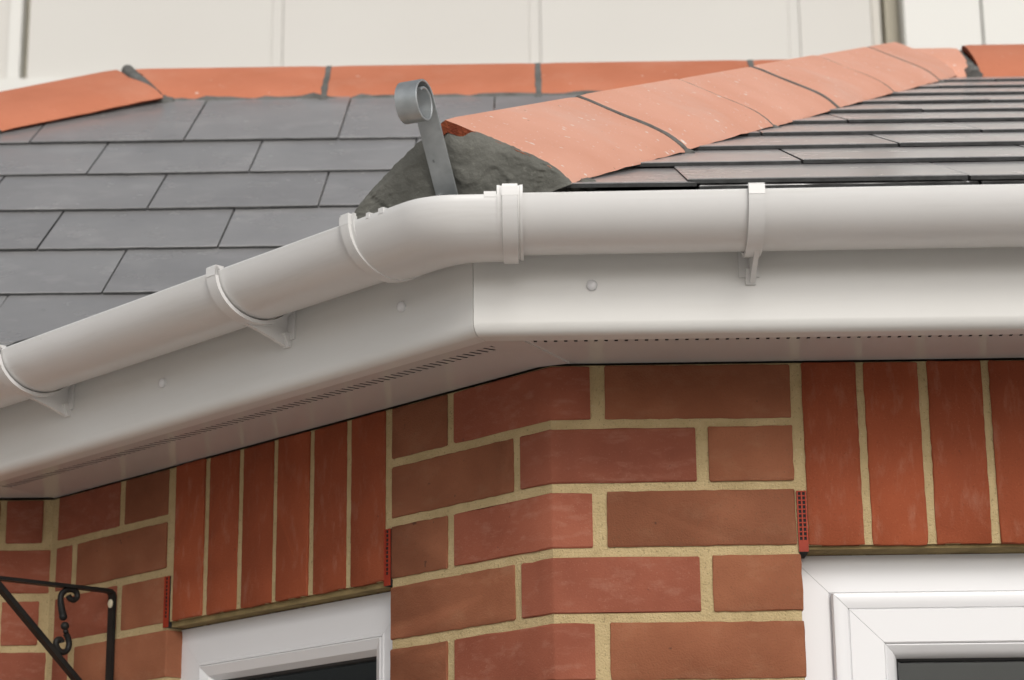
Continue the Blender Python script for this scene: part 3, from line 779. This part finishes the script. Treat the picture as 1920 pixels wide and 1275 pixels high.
# ------------------------------------------------------------------ hanging basket bracket on the splayed wall
hb = empty('basket_bracket', tuple(TL((-.867, 0, -.6))), 'black wrought iron hanging basket bracket with a scroll on the splayed brick wall', 'bracket')
hb_off = -TL((-.867, 0, -.6))
def hbp(out, z, u=-.867): return TL((u, -out, z))
def flat(path, w_, t_, name):
    rings = []
    for i, (o_, z) in enumerate(path):
        a = Vector(path[max(i-1, 0)]); b = Vector(path[min(i+1, len(path)-1)]); t2 = (b-a).normalized(); n2 = Vector((-t2.y, t2.x))
        rings.append([hbp(o_+n2.x*s_*t_/2, z+n2.y*s_*t_/2, -.867+q*w_/2) for s_, q in ((-1, -1), (1, -1), (1, 1), (-1, 1))])
    v, f = loft(rings); o = obj(name, v, f, 'black_iron', hb, 30); o.matrix_parent_inverse = Matrix.Translation(hb_off); return o
flat([(.004, -.62), (.004, -.166), (.0052, -.1615), (.009, -.1585), (.016, -.158), (.30, -.1605)], .013, .005, 'bent_bar')
flat([(.1945, -.1635), (.0065, -.332)], .012, .007, 'brace')
def hbt(path, rad, name):
    v, f = tube([hbp(o_, z, -.867) for o_, z in path], rad, 10); o = obj(name, v, f, 'black_iron', hb, 50); o.matrix_parent_inverse = Matrix.Translation(hb_off); return o
def smooth(pts, n=6):
    out = []; P = [pts[0]] + pts + [pts[-1]]
    for i in range(1, len(P)-2):
        for k in range(n):
            t = k/n; a, b, c_, d = (Vector(P[i+j]) for j in (-1, 0, 1, 2))
            q = .5*((2*b) + (c_-a)*t + (2*a-5*b+4*c_-d)*t*t + (3*b-a-3*c_+d)*t**3); out.append((q.x, q.y))
    out.append(pts[-1]); return out
up_ = smooth([(.0770, -.1715), (.0735, -.1755), (.0675, -.1765), (.0625, -.1720), (.0640, -.1655), (.0715, -.1625), (.0800, -.1640), (.0875, -.1700), (.0890, -.1790), (.0865, -.1920), (.0842, -.1990)])
rad = [.0042]*(len(up_)-14) + [.0042 + .0010*math.sin(i/13*math.pi/2) for i in range(14)]
hbt(up_, rad, 'scroll')
lo_ = smooth([(.0782, -.2245), (.0745, -.2300), (.0722, -.2380), (.0745, -.2465), (.0815, -.2505), (.0895, -.2470), (.0935, -.2400), (.0915, -.2345), (.0860, -.2335), (.0840, -.2375)])
hbt(lo_, [.0043]*len(lo_), 'scroll')
def knob(o_, z, r_, name='ball'):
    n = 12; p = [hbp(o_, z + r_*math.cos(math.pi*i/n), -.867) for i in range(n+1)]
    hbt([(o_, z + r_*.98*math.cos(math.pi*i/n)) for i in range(n+1)], [max(r_*math.sin(math.pi*i/n), .0006) for i in range(n+1)], name)
knob(.0838, -.2015, .0058, 'collar'); knob(.0802, -.2140, .0060); knob(.0786, -.2215, .0040, 'collar')
cr_ = []
for r_, h in ((.0062, .0066), (.0062, .0075), (.0045, .0088), (.0004, .0092)):
    cr_.append([hbp(h, -.1755 + r_*math.sin(2*math.pi*k/16), -.867 + r_*.9*math.cos(2*math.pi*k/16)) for k in range(16)])
v, f = loft(cr_); o = obj('screw_cap', v, f, 'cap_cream', hb, 50); o.matrix_parent_inverse = Matrix.Translation(hb_off)

# ------------------------------------------------------------------ panelled wall of the hall behind
YB = 7.5
bw = empty('panelled_wall', (0, YB, -2.2), 'tall cream panelled wall with vertical joints far behind the roof', 'wall')
BI = Matrix.Translation((0, -YB, 2.2))
def bobj(name, x0, x1, y0, y1, z0, z1, m):
    b = MB(); b.box(x0, x1, y0, y1, z0, z1); o = b.build(name, m, bw); o.matrix_parent_inverse = BI
    md = o.modifiers.new('bevel', 'BEVEL'); md.width = .003; md.segments = 2; return o
bobj('backing', -9, 9, YB+.09, YB+.2, -2.2, 6.4, 'recess')
edges = [-2.49]
x = -2.445
xs_ = [(-2.445, -1.262), (-1.208, -.012), (.042, 1.243), (1.297, 1.645)]
for a, b in xs_: bobj('panel', a, b, YB, YB+.09, 3.462, 6.4, 'cladding')
for c_ in (-1.235, .015, 1.27): bobj('joint_strip', c_-.0268, c_+.0248, YB+.0015, YB+.088, 3.462, 6.4, 'cladding')
bobj('trim', -2.535, -2.475, YB-.03, YB+.09, 3.462, 6.4, 'white_panel')
x = -2.54
while x > -8.5: bobj('panel', x-1.19, x, YB, YB+.09, 3.462, 6.4, 'cladding'); x -= 1.25
bobj('lower_panel', -9, 1.645, YB-.05, YB+.085, -2.2, 3.455, 'white_panel')
bobj('recess_panel', 1.652, 1.695, YB+.03, YB+.085, -2.2, 6.4, 'cladding_trim')
bobj('recess_panel', 1.712, 1.778, YB+.01, YB+.085, -2.2, 6.4, 'recess')
bobj('panel', 1.782, 2.148, YB-.12, YB+.085, -2.2, 6.4, 'white_panel')
x = 2.158
while x < 8.5: bobj('panel', x, x+1.24, YB-.12, YB+.085, -2.2, 6.4, 'white_panel'); x += 1.25
